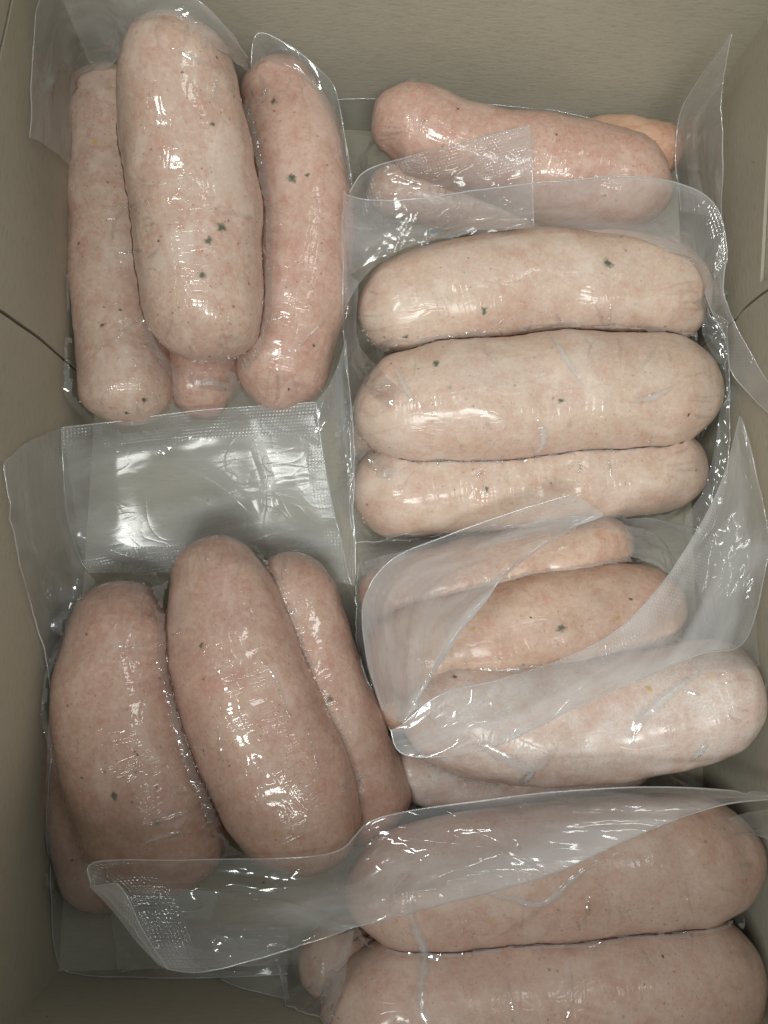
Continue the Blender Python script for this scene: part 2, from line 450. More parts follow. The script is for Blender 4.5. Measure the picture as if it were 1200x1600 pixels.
def sausage(pack, ctrl, mat, squash=0.97, lump=1.0, nu=120, nv=52, label=None):
    """ctrl: (px, py, z, radius in photo px); first and last are the tips"""
    pts = []
    for px, py, z, r in ctrl:
        p = P(px, py, z, False)
        pts.append([*p, r * depth(p) / F])
    c = cr(pts, 200)
    s = np.concatenate([[0], np.cumsum(np.linalg.norm(np.diff(c[:, :3], axis=0), axis=1))])
    L = s[-1]
    # denser rings at the caps
    u = np.linspace(0, 1, nu); u = 0.5 - 0.5 * np.cos(u * math.pi) * (1 - 0.12 * np.sin(u * math.pi))
    u = (u - u[0]) / (u[-1] - u[0])
    sp = u * L
    ax = np.stack([np.interp(sp, s, c[:, k]) for k in range(3)], 1)
    rr = np.interp(sp, s, c[:, 3])
    tg = np.gradient(ax, axis=0); tg /= np.linalg.norm(tg, axis=1)[:, None]
    side = np.cross(tg, np.array([0, 0, 1.0])); side /= np.linalg.norm(side, axis=1)[:, None]
    upv = np.cross(side, tg)
    d0, d1 = sp, L - sp
    e = 2.15
    cap = np.ones(nu)
    for d in (d0, d1):
        q = np.clip(d / (rr * 0.98), 0, 1)
        cap *= (1 - (1 - q) ** e) ** (1 / e)
    r_ = rr * cap
    _n[0] += 1
    ph = _n[0] * 13.7
    ang = np.linspace(0, 2 * math.pi, nv, endpoint=False) - math.pi / 2
    rs_ = np.random.default_rng(_n[0] + 40)
    sq = (np.abs(np.cos(ang)) ** 2.18 + np.abs(np.sin(ang)) ** 2.18) ** (-1 / 2.18)
    capa = np.ones((nu, nv))
    for d in (d0, d1):
        a0, kk, ee = rs_.uniform(0, 2 * math.pi), rs_.uniform(0.2, 0.6), rs_.uniform(1.75, 2.25)
        sh = kk * 0.5 * (1 + np.cos(ang - a0))
        q = d[:, None] / (rr[:, None] * (0.80 + sh[None, :]))
        capa *= (1 - (1 - np.clip(q, 0, 1)) ** ee) ** (1 / ee)
    V = np.zeros((nu, nv, 3)); UV = np.zeros((nu, nv, 2))
    for i in range(nu):
        ring = ax[i] + (rr[i] * capa[i] * sq)[:, None] * (np.cos(ang)[:, None] * side[i] + squash * np.sin(ang)[:, None] * upv[i])
        V[i] = ring
        UV[i, :, 0] = sp[i]; UV[i, :, 1] = (ang + math.pi / 2) * rr.mean()
    out = V - ax[:, None, :]
    ln = np.linalg.norm(out, axis=2, keepdims=True); out = out / np.maximum(ln, 1e-6)
    for i in range(nu):
        a = max(cap[i], 0.45) * lump * (1 + 0.9 * max(0.0, 1 - min(d0[i], d1[i]) / 16.0))
        for j in range(nv):
            p = V[i, j]
            q = Vector((p[0] + ph, p[1], p[2]))
            dd = 1.1 * noise.noise(q * 0.045) + 0.6 * noise.noise(q * 0.11) + 0.22 * noise.noise(q * 0.28) + 0.08 * noise.noise(q * 0.6)
            V[i, j] = p + out[i, j] * dd * a
    verts = V.reshape(-1, 3)
    faces = grid_faces(nu, nv, True)
    b = sum(len(x) for x in ALL_V)
    ALL_V.append(verts); ALL_F.append([tuple(x + b for x in f) for f in faces])
    tip = np.repeat(np.clip(1 - np.minimum(d0, d1) / 20.0, 0, 1), nv)
    o = mesh_obj('sausage', verts, faces, mat, pack, UV.reshape(-1, 2), {'tip': tip})
    if label: o['label'] = label
    pack_geo.setdefault(pack.name, []).append((verts, faces))
    return o


pack_geo = {}


def bvh_of(lists):
    V, Fs, b = [], [], 0
    for v, f in lists:
        V += v.tolist(); Fs += [tuple(i + b for i in q) for q in f]; b += len(v)
    return BVHTree.FromPolygons(V, Fs)


def shrink_film(pack, zb=1.0, margin=7.0, R=6.0, groove=2.2, mat=None, haze=1.0, seed=0, wr=1.0, tilt=(0, 0)):
    """bag film vacuum-drawn over the pack's sausages: rolls a ball over them, keeps what bridges and the skirt"""
    geo = pack_geo[pack.name]
    bv = bvh_of(geo)
    allv = np.vstack([g[0] for g in geo])
    x0, y0 = allv[:, 0].min() - margin - 4, allv[:, 1].min() - margin - 4
    x1, y1 = allv[:, 0].max() + margin + 4, allv[:, 1].max() + margin + 4
    x0, x1 = max(x0, xl + 1), min(x1, xrb - 1); y0, y1 = max(y0, yn + 1), min(y1, yf - 1)
    h = 0.9
    xs = np.arange(x0, x1, h); ys = np.arange(y0, y1, h)
    O = np.full((len(xs), len(ys)), -99.0)
    dn = Vector((0, 0, -1))
    for i, x in enumerate(xs):
        for j, y in enumerate(ys):
            hit = bv.ray_cast(Vector((x, y, 400)), dn)
            if hit[0] is not None: O[i, j] = hit[0].z
    base = zb + tilt[0] * (xs[:, None] - xs.mean()) + tilt[1] * (ys[None, :] - ys.mean()) + 0 * O
    foot = O > base
    ob = np.maximum(O, base)
    nx, ny = ob.shape

    def close(R):
        k = int(round(R / h))
        offs = [(a, b, math.sqrt(max(R * R - (a * a + b * b) * h * h, 0))) for a in range(-k, k + 1) for b in range(-k, k + 1) if (a * a + b * b) * h * h <= R * R]
        pad = np.pad(ob, k, mode='edge')
        D = np.full(ob.shape, -1e9)
        for a, b, z in offs: D = np.maximum(D, pad[k + a:k + a + nx, k + b:k + b + ny] + z)
        pad = np.pad(D, k, mode='edge')
        C = np.full(ob.shape, 1e9)
        for a, b, z in offs: C = np.minimum(C, pad[k + a:k + a + nx, k + b:k + b + ny] - z)
        return C
    wgt = (~foot).astype(float)
    for _ in range(6):
        q = np.pad(wgt, 1, mode='edge')
        wgt = (q[:-2, 1:-1] + q[2:, 1:-1] + q[1:-1, :-2] + q[1:-1, 2:] + 2 * wgt) / 6
    wgt = np.clip(wgt * 1.6, 0, 1)
    C = close(groove) * (1 - wgt) + close(R) * wgt
    for _ in range(2):
        q = np.pad(C, 1, mode='edge')
        C = (q[:-2, 1:-1] + q[2:, 1:-1] + q[1:-1, :-2] + q[1:-1, 2:] + 2 * C) / 6
    C = np.maximum(C, ob + 0.2)
    gx, gy = np.gradient(np.where(foot, O, base), h)
    gapn = (C - np.where(foot, O, base - 6)) / np.sqrt(1 + gx ** 2 + gy ** 2)
    # distance to footprint for the skirt limit
    near = foot.copy(); dist = np.where(foot, 0.0, 99.0)
    for it in range(int(margin / h) + 2):
        q = np.pad(near, 1)
        nn = q[:-2, 1:-1] | q[2:, 1:-1] | q[1:-1, :-2] | q[1:-1, 2:]
        dist = np.where(nn & ~near, (it + 1) * h, dist); near = nn
    W = np.zeros_like(C); lim = np.zeros_like(C)
    for i, x in enumerate(xs):
        for j, y in enumerate(ys):
            if gapn[i, j] > 0.3 and dist[i, j] < 90:
                a = noise.noise(Vector((x * 0.16 + seed, y * 0.16, seed)))
                b = noise.noise(Vector((x * 0.45, y * 0.45 + seed, seed)))
                W[i, j] = (1 - abs(a) * 3.0) * 0.7 + b * 0.5
                lim[i, j] = noise.noise(Vector((x * 0.05, y * 0.05, seed + 5)))
    C = C + W * np.clip((gapn - 0.3) * 0.35, 0, 0.9) * wr
    C = np.maximum(C, ob + 0.15)
    keepv = (gapn > 0.36) & (dist < margin * (0.75 + 0.5 * lim))
    idx = np.full(C.shape, -1); vs = []; uv = []; fs = []
    anyk = np.zeros(C.shape, bool)
    cell = keepv[:-1, :-1] & keepv[1:, :-1] & keepv[1:, 1:] & keepv[:-1, 1:]
    for a in (0, 1):
        for b in (0, 1): anyk[a:nx - 1 + a, b:ny - 1 + b] |= cell
    for i, j in zip(*np.nonzero(anyk)):
        idx[i, j] = len(vs); vs.append((xs[i], ys[j], C[i, j])); uv.append((xs[i], ys[j]))
    for i, j in zip(*np.nonzero(cell)):
        fs.append((idx[i, j], idx[i + 1, j], idx[i + 1, j + 1], idx[i, j + 1]))
    n = len(vs)
    o = mesh_obj('shrink_film', vs, fs, mat or M_film, pack, uv, {'haze': np.full(n, haze), 'emboss': np.zeros(n)})
    return o


GB = [None]


def top_z(x, y):
    hit = GB[0].ray_cast(Vector((x, y, 400)), Vector((0, 0, -1)))
    return hit[0].z if hit[0] is not None else 0.0


def flap(pack, rows, nu=90, nv=34, amp=1.2, seed=0, haze=1.0, emboss=None, mat=None, lift=0.5, creases=10, edges=(), name='flap', freq=0.06, edge_r=0.24, stretch=(1, 1), bulges=()):
    """loose bag film lofted through rows of (px, py, z)"""
    rr = np.array([cr([P(*p) for p in r], nu) for r in rows])       # rows x nu x 3
    G = np.zeros((nu, nv, 3))
    for i in range(nu):
        G[i] = cr(rr[:, i, :], nv)
    du = np.gradient(G, axis=0); dv = np.gradient(G, axis=1)
    N = np.cross(du, dv); N /= np.maximum(np.linalg.norm(N, axis=2, keepdims=True), 1e-6)
    if N[..., 2].mean() < 0: N = -N
    lu = np.cumsum(np.linalg.norm(du, axis=2), axis=0); lv = np.cumsum(np.linalg.norm(dv, axis=2), axis=1)
    rg = np.random.default_rng(seed + 100)
    Wd = np.zeros((nu, nv))
    for i in range(nu):
        for j in range(nv):
            q = Vector((lu[i, j] * freq * stretch[0], lv[i, j] * freq * stretch[1], seed * 3.1))
            Wd[i, j] = noise.noise(q) * 1.0 + 0.35 * noise.noise(q * 2.7)
    ub, vb = lu.max(), lv.max()
    for _ in range(creases):                                        # sharp pulled folds
        cx, cy, th = rg.uniform(0, ub), rg.uniform(0, vb), rg.uniform(0, math.pi)
        ln_, w = rg.uniform(6, 26), rg.uniform(0.5, 1.3)
        a = (lu - cx) * math.cos(th) + (lv - cy) * math.sin(th)
        b = -(lu - cx) * math.sin(th) + (lv - cy) * math.cos(th)
        Wd += rg.choice([-1, 1]) * rg.uniform(0.25, 0.8) * np.exp(-np.abs(b) / w) * np.exp(-(a / ln_) ** 2)
    for *pts, hb, wb in bulges:                                     # soft standing folds
        pl = cr([(p[0], p[1], 0) for p in pts], 40)[:, :2] * np.array([ub, vb])
        dm = np.min(np.hypot(lu[..., None] - pl[:, 0], lv[..., None] - pl[:, 1]), axis=2)
        Wd += hb / amp * np.exp(-(dm / wb) ** 2)
    G = G + N * (Wd * amp)[..., None]
    if lift is not None:
        for it in range(3):
            for i in range(nu):
                for j in range(nv):
                    z = top_z(G[i, j, 0], G[i, j, 1]) + lift
                    if G[i, j, 2] < z: G[i, j, 2] = z
            if it < 2:
                Z = G[..., 2]; q = np.pad(Z, 1, mode='edge')
                G[..., 2] = 0.5 * Z + 0.125 * (q[:-2, 1:-1] + q[2:, 1:-1] + q[1:-1, :-2] + q[1:-1, 2:])
    G[..., 0] = np.clip(G[..., 0], xl + 0.6, xrb - 0.6); G[..., 1] = np.clip(G[..., 1], yn + 0.6, yf - 0.6)
    uu, vv = np.meshgrid(np.linspace(0, 1, nu), np.linspace(0, 1, nv), indexing='ij')
    em = np.zeros((nu, nv)) if emboss is None else np.vectorize(emboss)(uu, vv).astype(float)
    hz = haze(uu, vv) if callable(haze) else np.full((nu, nv), haze)
    o = mesh_obj(name, G.reshape(-1, 3), grid_faces(nu, nv), mat or M_flap, pack, np.stack([lu, lv], 2).reshape(-1, 2),
                 {'haze': hz, 'emboss': em})
    for e in edges:
        line = {'v0': G[:, 0], 'v1': G[:, -1], 'u0': G[0], 'u1': G[-1]}[e]
        tube('film_edge', line, edge_r, o, haze=np.repeat(np.clip(0.7 + 0.9 * np.array([noise.noise(Vector(q * 0.05)) for q in line]), 0.1, 1.6), 5))
    return o


def tube(name, line, r, parent, mat=None, ns=5, haze=1.0):
    line = np.asarray(line); n = len(line)
    t = np.gradient(line, axis=0); t /= np.maximum(np.linalg.norm(t, axis=1)[:, None], 1e-6)
    a = np.cross(t, np.array([0.13, 0.21, 0.97])); a /= np.maximum(np.linalg.norm(a, axis=1)[:, None], 1e-6); b = np.cross(t, a)
    V = np.zeros((n, ns, 3))
    rad = np.ones(n) * r; rad[0] *= 0.3; rad[-1] *= 0.3
    for k in range(ns):
        th = 2 * math.pi * k / ns
        V[:, k] = line + rad[:, None] * (math.cos(th) * a + math.sin(th) * b)
    m = n * ns
    return mesh_obj(name, V.reshape(-1, 3), grid_faces(n, ns, True), mat or M_edge, parent, np.zeros((m, 2)), {'haze': haze * np.ones(m), 'emboss': np.zeros(m)})


def cam_hit(px, py):
    d = Vector(B @ np.array([px - CX, -(py - CY), -F])).normalized()
    h = GB[0].ray_cast(Vector((0, 0, H)), d)
    return (np.array(h[0]), np.array(h[1])) if h[0] is not None else (None, None)


def fleck(owner, px, py, rpx, mat, name='herb_fleck', seed=0, stretch=1.0, th=0.0):
    """scrap of herb pressed against the casing: small domed patch that follows the sausage"""
    c, n = cam_hit(px, py)
    if c is None: return
    n = n if n[2] > 0 else -n
    r = rpx * depth(c) / F
    a = np.cross(n, [math.cos(th), math.sin(th), 0.1]); a /= np.linalg.norm(a); b = np.cross(n, a)
    vs, fd, fs = [c + n * 0.16], [1.0], []
    K, Rn = 22, 5
    for q in range(1, Rn + 1):
        for k in range(K):
            an = 2 * math.pi * k / K
            w = r * q / Rn * (0.85 + 0.6 * noise.noise(Vector((math.cos(an) * 1.1 + seed, math.sin(an) * 1.1, seed * 2.3))))
            p = c + a * math.cos(an) * w * stretch + b * math.sin(an) * w
            h = GB[0].find_nearest(Vector(p))
            hp = np.array(h[0]); vs.append(hp + n * (0.16 - 0.10 * q / Rn)); fd.append(1 - q / Rn)
    for k in range(K): fs.append((0, 1 + k, 1 + (k + 1) % K))
    for q in range(Rn - 1):
        for k in range(K):
            k2 = (k + 1) % K
            fs.append((1 + q * K + k, 1 + (q + 1) * K + k, 1 + (q + 1) * K + k2, 1 + q * K + k2))
    mesh_obj(name, vs, fs, mat, owner, None, {'fade': fd})


def crease(pack, pts, w=1.2, h=0.5, haze=1.0, name='film_crease', mat=None):
    """ridge where the film folded onto itself, lying on the sausage"""
    line = []
    pp = cr([(*p, 0) for p in pts], 40)
    for i, p in enumerate(pp):
        j = noise.noise(Vector((i * 0.35, pts[0][0], 0))) * 2.0
        c, n = cam_hit(p[0] + j, p[1] + j * 0.6)
        if c is None: continue
        line.append((c, n if n[2] > 0 else -n))
    if len(line) < 6: return
    C = np.array([l[0] for l in line]); N = np.array([l[1] for l in line])
    t = np.gradient(C, axis=0); t /= np.maximum(np.linalg.norm(t, axis=1)[:, None], 1e-6)
    s = np.cross(t, N); s /= np.maximum(np.linalg.norm(s, axis=1)[:, None], 1e-6)
    n = len(C); fade = np.sin(np.linspace(0.12, math.pi - 0.12, n))
    prof = [(-1, 0.02), (-0.45, 0.35), (-0.08, 1.0), (0.08, 0.9), (0.45, 0.3), (1, 0.02)]
    V = np.zeros((n, 6, 3)); hz = np.zeros((n, 6))
    for i in range(n):
        ww = w * (0.25 + 0.85 * fade[i]) * (0.8 + 0.5 * noise.noise(Vector((i * 0.4, pts[0][1], 2))))
        for k, (a, b) in enumerate(prof):
            V[i, k] = C[i] + s[i] * a * ww + N[i] * (0.12 + b * h * fade[i])
            hz[i, k] = haze * (1 - abs(a)) * fade[i] * 1.6
    mesh_obj(name, V.reshape(-1, 3), grid_faces(n, 6), mat or M_crease, pack, np.zeros((n * 6, 2)), {'haze': hz, 'emboss': np.zeros(n * 6)})


def ice(owner, count, seed, zmin=0.0, r=(0.10, 0.26)):
    """loose frost grains sitting on a sausage"""
    rg = np.random.default_rng(seed)
    me = owner.data
    base = np.array(owner['_base'])
    co = np.empty(len(me.vertices) * 3); me.vertices.foreach_get('co', co); co = co.reshape(-1, 3) / S + base
    no = np.empty(len(me.vertices) * 3); me.vertices.foreach_get('normal', no); no = no.reshape(-1, 3)
    ok = np.nonzero(no[:, 2] > -0.1)[0]
    wgt = np.array([max(0.02, 0.5 + 1.6 * noise.noise(Vector(co[i] * 0.06))) for i in ok]); wgt /= wgt.sum()
    vs, fs = [], []
    for i in rg.choice(ok, count, p=wgt):
        c = co[i] + rg.normal(0, 0.6, 3) * (1 - np.abs(no[i])) + no[i] * 0.1
        q = rg.uniform(*r) * (1.0 if rg.random() > 0.05 else 1.7)
        b = len(vs)
        R_ = np.linalg.qr(rg.normal(size=(3, 3)))[0] * q
        for a in (R_[0], -R_[0], R_[1], -R_[1], R_[2], -R_[2]): vs.append(c + a * rg.uniform(0.6, 1.2))
        for f in ((0, 2, 4), (2, 1, 4), (1, 3, 4), (3, 0, 4), (2, 0, 5), (1, 2, 5), (3, 1, 5), (0, 3, 5)): fs.append(tuple(b + x for x in f))
    o = mesh_obj('ice_crystals', vs, fs, M_ice, owner, smooth=False)
    o['kind'] = 'stuff'


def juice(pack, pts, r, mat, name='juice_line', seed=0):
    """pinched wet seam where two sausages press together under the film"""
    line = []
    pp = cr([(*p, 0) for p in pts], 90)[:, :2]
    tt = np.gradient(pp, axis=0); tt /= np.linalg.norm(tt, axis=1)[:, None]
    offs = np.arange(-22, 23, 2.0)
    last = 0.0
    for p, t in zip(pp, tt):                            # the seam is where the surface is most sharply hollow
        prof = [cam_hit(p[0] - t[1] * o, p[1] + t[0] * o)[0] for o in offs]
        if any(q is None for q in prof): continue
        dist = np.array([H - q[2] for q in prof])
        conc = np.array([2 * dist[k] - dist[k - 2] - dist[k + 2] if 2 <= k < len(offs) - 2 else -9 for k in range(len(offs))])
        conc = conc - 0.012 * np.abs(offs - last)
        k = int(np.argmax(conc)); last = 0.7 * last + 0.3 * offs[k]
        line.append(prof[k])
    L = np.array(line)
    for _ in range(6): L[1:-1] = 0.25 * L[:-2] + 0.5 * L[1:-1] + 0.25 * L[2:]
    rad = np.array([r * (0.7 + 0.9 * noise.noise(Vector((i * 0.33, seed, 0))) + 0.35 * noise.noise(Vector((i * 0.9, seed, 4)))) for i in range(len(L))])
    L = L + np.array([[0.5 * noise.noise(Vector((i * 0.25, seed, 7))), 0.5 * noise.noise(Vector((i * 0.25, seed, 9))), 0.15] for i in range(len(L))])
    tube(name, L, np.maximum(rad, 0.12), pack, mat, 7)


GRP = 'vacuum packs of sausages lying in the box'


def pack(px, py, label):
    b = P(px, py, 0)
    return thing('sausage_pack', (b[0], b[1], 0), label, 'sausage pack', GRP)


S_A = sausage_mat('sausage_pale', (1.02, 1.0, 1.0), 0.0, 1.0, 0.09, 1.3)
S_B = sausage_mat('sausage_pink', (1.0, 0.90, 0.90), 0.0, 0.9, 0.10, 4.1)
S_Bo = sausage_mat('sausage_orange', (1.06, 0.87, 0.75), 0.0, 0.9, 0.12, 5.1)
S_C = sausage_mat('sausage_frosted', (1.0, 0.96, 0.90), 0.35, 0.8, 0.22, 7.7, 0.9, 0.5)
S_D = sausage_mat('sausage_icy', (1.0, 0.93, 0.93), 0.8, 0.8, 0.35, 9.2, 0.9, 0.5)
S_Do = sausage_mat('sausage_tan', (0.98, 0.86, 0.77), 0.25, 0.9, 0.24, 2.9, 1.1, 0.5)
S_E = sausage_mat('sausage_rosy', (0.98, 0.88, 0.86), 0.3, 0.9, 0.2, 11.3, 0.9, 0.6)
S_F = sausage_mat('sausage_dusky', (0.89, 0.80, 0.79), 0.0, 1.35, 0.075, 14.9, 1.0, 1.0)  # darker tint puts part of the lower-left shade into the meat colour

# ---- pack A: top left, three upright sausages and a fourth below
A = pack(300, 350, 'pack of upright pale sausages at the top left, middle one lying on top')
a4 = sausage(A, [(326, 652, 20, 58), (320, 590, 20, 60), (312, 400, 22, 62), (300, 200, 30, 60), (295, 130, 32, 60)], S_B)
a1 = sausage(A, [(165, 112, 40, 55), (170, 180, 39, 62), (176, 300, 36, 66), (180, 430, 33, 66), (192, 540, 30, 70), (202, 610, 30, 72), (206, 662, 30, 72)], S_A)
a3 = sausage(A, [(424, 100, 44, 52), (436, 150, 44, 62), (460, 230, 43, 76), (472, 340, 40, 80), (468, 450, 37, 78), (448, 540, 34, 74), (434, 600, 32, 70), (428, 640, 32, 66)], S_B)
a2 = sausage(A, [(262, 20, 88, 80), (268, 80, 84, 88), (286, 190, 76, 97), (304, 310, 68, 100), (314, 420, 62, 97), (318, 500, 58, 90), (320, 564, 56, 84)], S_A)
# ---- pack B: far end, one big pink sausage, orange one behind
Bp = pack(820, 260, 'pack at the far end with pink sausage and orange sausage tip behind it')
b2 = sausage(Bp, [(800, 246, 26, 46), (900, 240, 26, 50), (1000, 236, 26, 48), (1062, 246, 26, 44)], S_Bo, label='orange-tinted sausage behind the pink one')
b1 = sausage(Bp, [(580, 205, 34, 54), (640, 200, 34, 65), (735, 232, 33, 62), (850, 265, 32, 78), (960, 285, 32, 74), (1048, 310, 32, 60)], S_B)
b3 = sausage(Bp, [(572, 300, 13, 30), (640, 300, 13, 44), (800, 330, 13, 46), (930, 345, 13, 40)], S_Do)
# ---- pack C: three frosted sausages lying across
Cp = pack(840, 600, 'pack of three lightly frosted sausages lying across, below the standing clear flap')
c4 = sausage(Cp, [(548, 700, 12, 40), (600, 690, 12, 48), (800, 690, 12, 48)], S_C)
c3 = sausage(Cp, [(548, 770, 23, 66), (600, 765, 23, 74), (720, 757, 23, 77), (880, 743, 23, 76), (1010, 731, 23, 72), (1100, 723, 23, 60)], S_C)
c1 = sausage(Cp, [(560, 497, 29, 68), (610, 488, 29, 76), (720, 462, 30, 86), (850, 448, 30, 85), (990, 455, 30, 83), (1060, 472, 30, 78), (1100, 482, 29, 72)], S_C)
c2 = sausage(Cp, [(552, 640, 34, 72), (610, 642, 34, 86), (720, 634, 35, 98), (870, 620, 35, 98), (1000, 614, 35, 92), (1080, 614, 34, 82), (1124, 618, 33, 74)], S_C)
# ---- pack D: icy sausages under a curled flap
Dp = pack(880, 1030, 'pack of icy frost-covered sausages under a curled V-shaped bag opening')
d5 = sausage(Dp, [(572, 1085, 14, 40), (620, 1090, 14, 52), (760, 1100, 14, 50), (900, 1110, 14, 50)], S_Do)
d4 = sausage(Dp, [(604, 1205, 15, 40), (660, 1212, 15, 46), (780, 1218, 15, 46), (900, 1205, 15, 46), (1010, 1190, 15, 40)], S_D)
d1 = sausage(Dp, [(988, 843, 22, 40), (940, 852, 22, 48), (850, 872, 22, 54), (720, 900, 22, 56), (600, 930, 22, 54), (562, 940, 22, 50)], S_Do)
d2 = sausage(Dp, [(1068, 950, 28, 58), (1010, 950, 28, 68), (900, 966, 28, 76), (780, 990, 28, 78), (660, 1015, 28, 76), (576, 1035, 28, 66)], S_Do, label='bare tan sausage showing through the bag opening')
d3 = sausage(Dp, [(1190, 1072, 45, 80), (1130, 1082, 42, 88), (1040, 1105, 38, 94), (920, 1125, 33, 96), (790, 1128, 32, 92), (690, 1110, 30, 84), (625, 1100, 28, 74)], S_D)
# ---- pack E: bottom right
Ep = pack(880, 1450, 'pack of two plump sausages across the bottom right with a long folded milky flap')
e3 = sausage(Ep, [(466, 1510, 20, 46), (510, 1505, 20, 54), (620, 1500, 20, 54), (760, 1500, 20, 52)], S_Do)
e1 = sausage(Ep, [(540, 1405, 38, 72), (600, 1395, 38, 84), (720, 1376, 38, 98), (880, 1358, 38, 100), (1040, 1346, 38, 98), (1130, 1338, 38, 90), (1190, 1333, 38, 82)], S_E)
e2 = sausage(Ep, [(500, 1590, 38, 96), (580, 1585, 38, 110), (720, 1570, 38, 114), (900, 1556, 38, 114), (1050, 1535, 38, 108), (1130, 1515, 38, 96), (1186, 1500, 38, 84)], S_E)
# ---- pack F: lower left
Fp = pack(330, 1130, 'pack of glossy sausages in a shade-darkened tint in the lower left below the flat clear pouch')
f1 = sausage(Fp, [(108, 985, 15, 46), (112, 1080, 15, 54), (120, 1200, 15, 58), (145, 1320, 15, 60), (185, 1420, 15, 56)], S_F)
f4 = sausage(Fp, [(440, 864, 20, 64), (452, 915, 20, 72), (474, 1005, 20, 78), (508, 1110, 20, 80), (548, 1205, 20, 80), (586, 1280, 20, 68), (602, 1308, 20, 58)], S_F)
f2 = sausage(Fp, [(206, 908, 27, 74), (196, 970, 27, 84), (186, 1060, 28, 96), (200, 1160, 28, 106), (238, 1265, 28, 108), (276, 1340, 28, 98), (296, 1390, 28, 88)], S_F)
f3 = sausage(Fp, [(340, 836, 34, 62), (345, 900, 34, 78), (362, 990, 34, 96), (392, 1100, 34, 106), (438, 1210, 34, 108), (486, 1300, 34, 98), (506, 1362, 34, 86)], S_F)

GB[0] = BVHTree.FromPolygons([tuple(v) for a in ALL_V for v in a.tolist()], [f for fl_ in ALL_F for f in fl_])

# ------------------------------------------------------------------ shrunk film and skirts
shrink_film(A, 6, 9, 11, 3.2, seed=1)
shrink_film(Bp, 2, 8, 8, seed=2)
shrink_film(Cp, 4, 9, 11, seed=3, haze=1.3)
shrink_film(Dp, 3, 6, 8, 3.0, seed=4, haze=1.5)
shrink_film(Ep, 6, 8, 10, seed=5, haze=1.3)
shrink_film(Fp, 2, 7, 9, 3.6, seed=6)

# ------------------------------------------------------------------ loose flaps
# A: clear bag end standing in the far left corner
flap(A, [[(45, 215, 72), (50, 110, 78), (58, 10, 88), (90, -30, 92), (190, -35, 100), (290, -12, 108), (352, 40, 100), (388, 92, 80)],
         [(75, 230, 52), (85, 130, 58), (110, 50, 70), (150, 20, 80), (200, 10, 95), (275, 5, 105), (345, 60, 96), (388, 105, 70)],
         [(112, 260, 38), (112, 190, 42), (135, 125, 48), (178, 100, 60), (205, 48, 88), (265, 24, 104), (345, 80, 90), (390, 115, 62)]],
     seed=1, bulges=[((0.18, 0.85), (0.2, 0.55), (0.12, 0.3), 2.0, 1.2), ((0.2, 0.6), (0.3, 0.66), (0.38, 0.5), 1.8, 1.1), ((0.5, 0.3), (0.7, 0.45), (0.9, 0.4), 1.4, 1.3), ((0.55, 0.15), (0.6, 0.4), (0.66, 0.7), 1.5, 1.1)], amp=1.3, edges=('v0',), creases=16, lift=0.3, haze=1.1, edge_r=0.22)
flap(A, [[(392, 105, 60), (402, 52, 66), (450, 70, 64), (495, 105, 60), (523, 140, 54), (540, 215, 48), (550, 300, 42)],
         [(395, 115, 56), (415, 95, 58), (455, 112, 58), (490, 150, 54), (515, 200, 50), (535, 270, 46), (546, 330, 42)]],
     seed=2, amp=0.7, edges=('v0',), nv=16, creases=8, haze=0.9)
# B: bag side standing against the right wall
flap(Bp, [[(1064, 330, 30), (1054, 250, 34), (1062, 182, 42), (1092, 128, 56), (1142, 52, 80)],
          [(1095, 335, 42), (1092, 260, 46), (1094, 190, 54), (1112, 130, 64), (1143, 52, 80)],
          [(1128, 340, 56), (1132, 260, 60), (1130, 200, 62), (1128, 140, 68), (1144, 52, 80)]],
     seed=3, amp=1.0, edges=('v1', 'v0'), creases=10, haze=1.2, lift=0.3, stretch=(0.5, 1.6))
# B: low bag margin along the far wall
flap(Bp, [[(525, 153, 24), (600, 153, 24), (720, 160, 24), (860, 172, 24), (960, 190, 24)],
          [(525, 200, 4), (600, 205, 6), (720, 210, 8), (860, 215, 10), (960, 225, 10)]],
     seed=4, amp=0.6, nv=12, edges=('v0',), creases=5, haze=0.7, lift=0.3, edge_r=0.2)
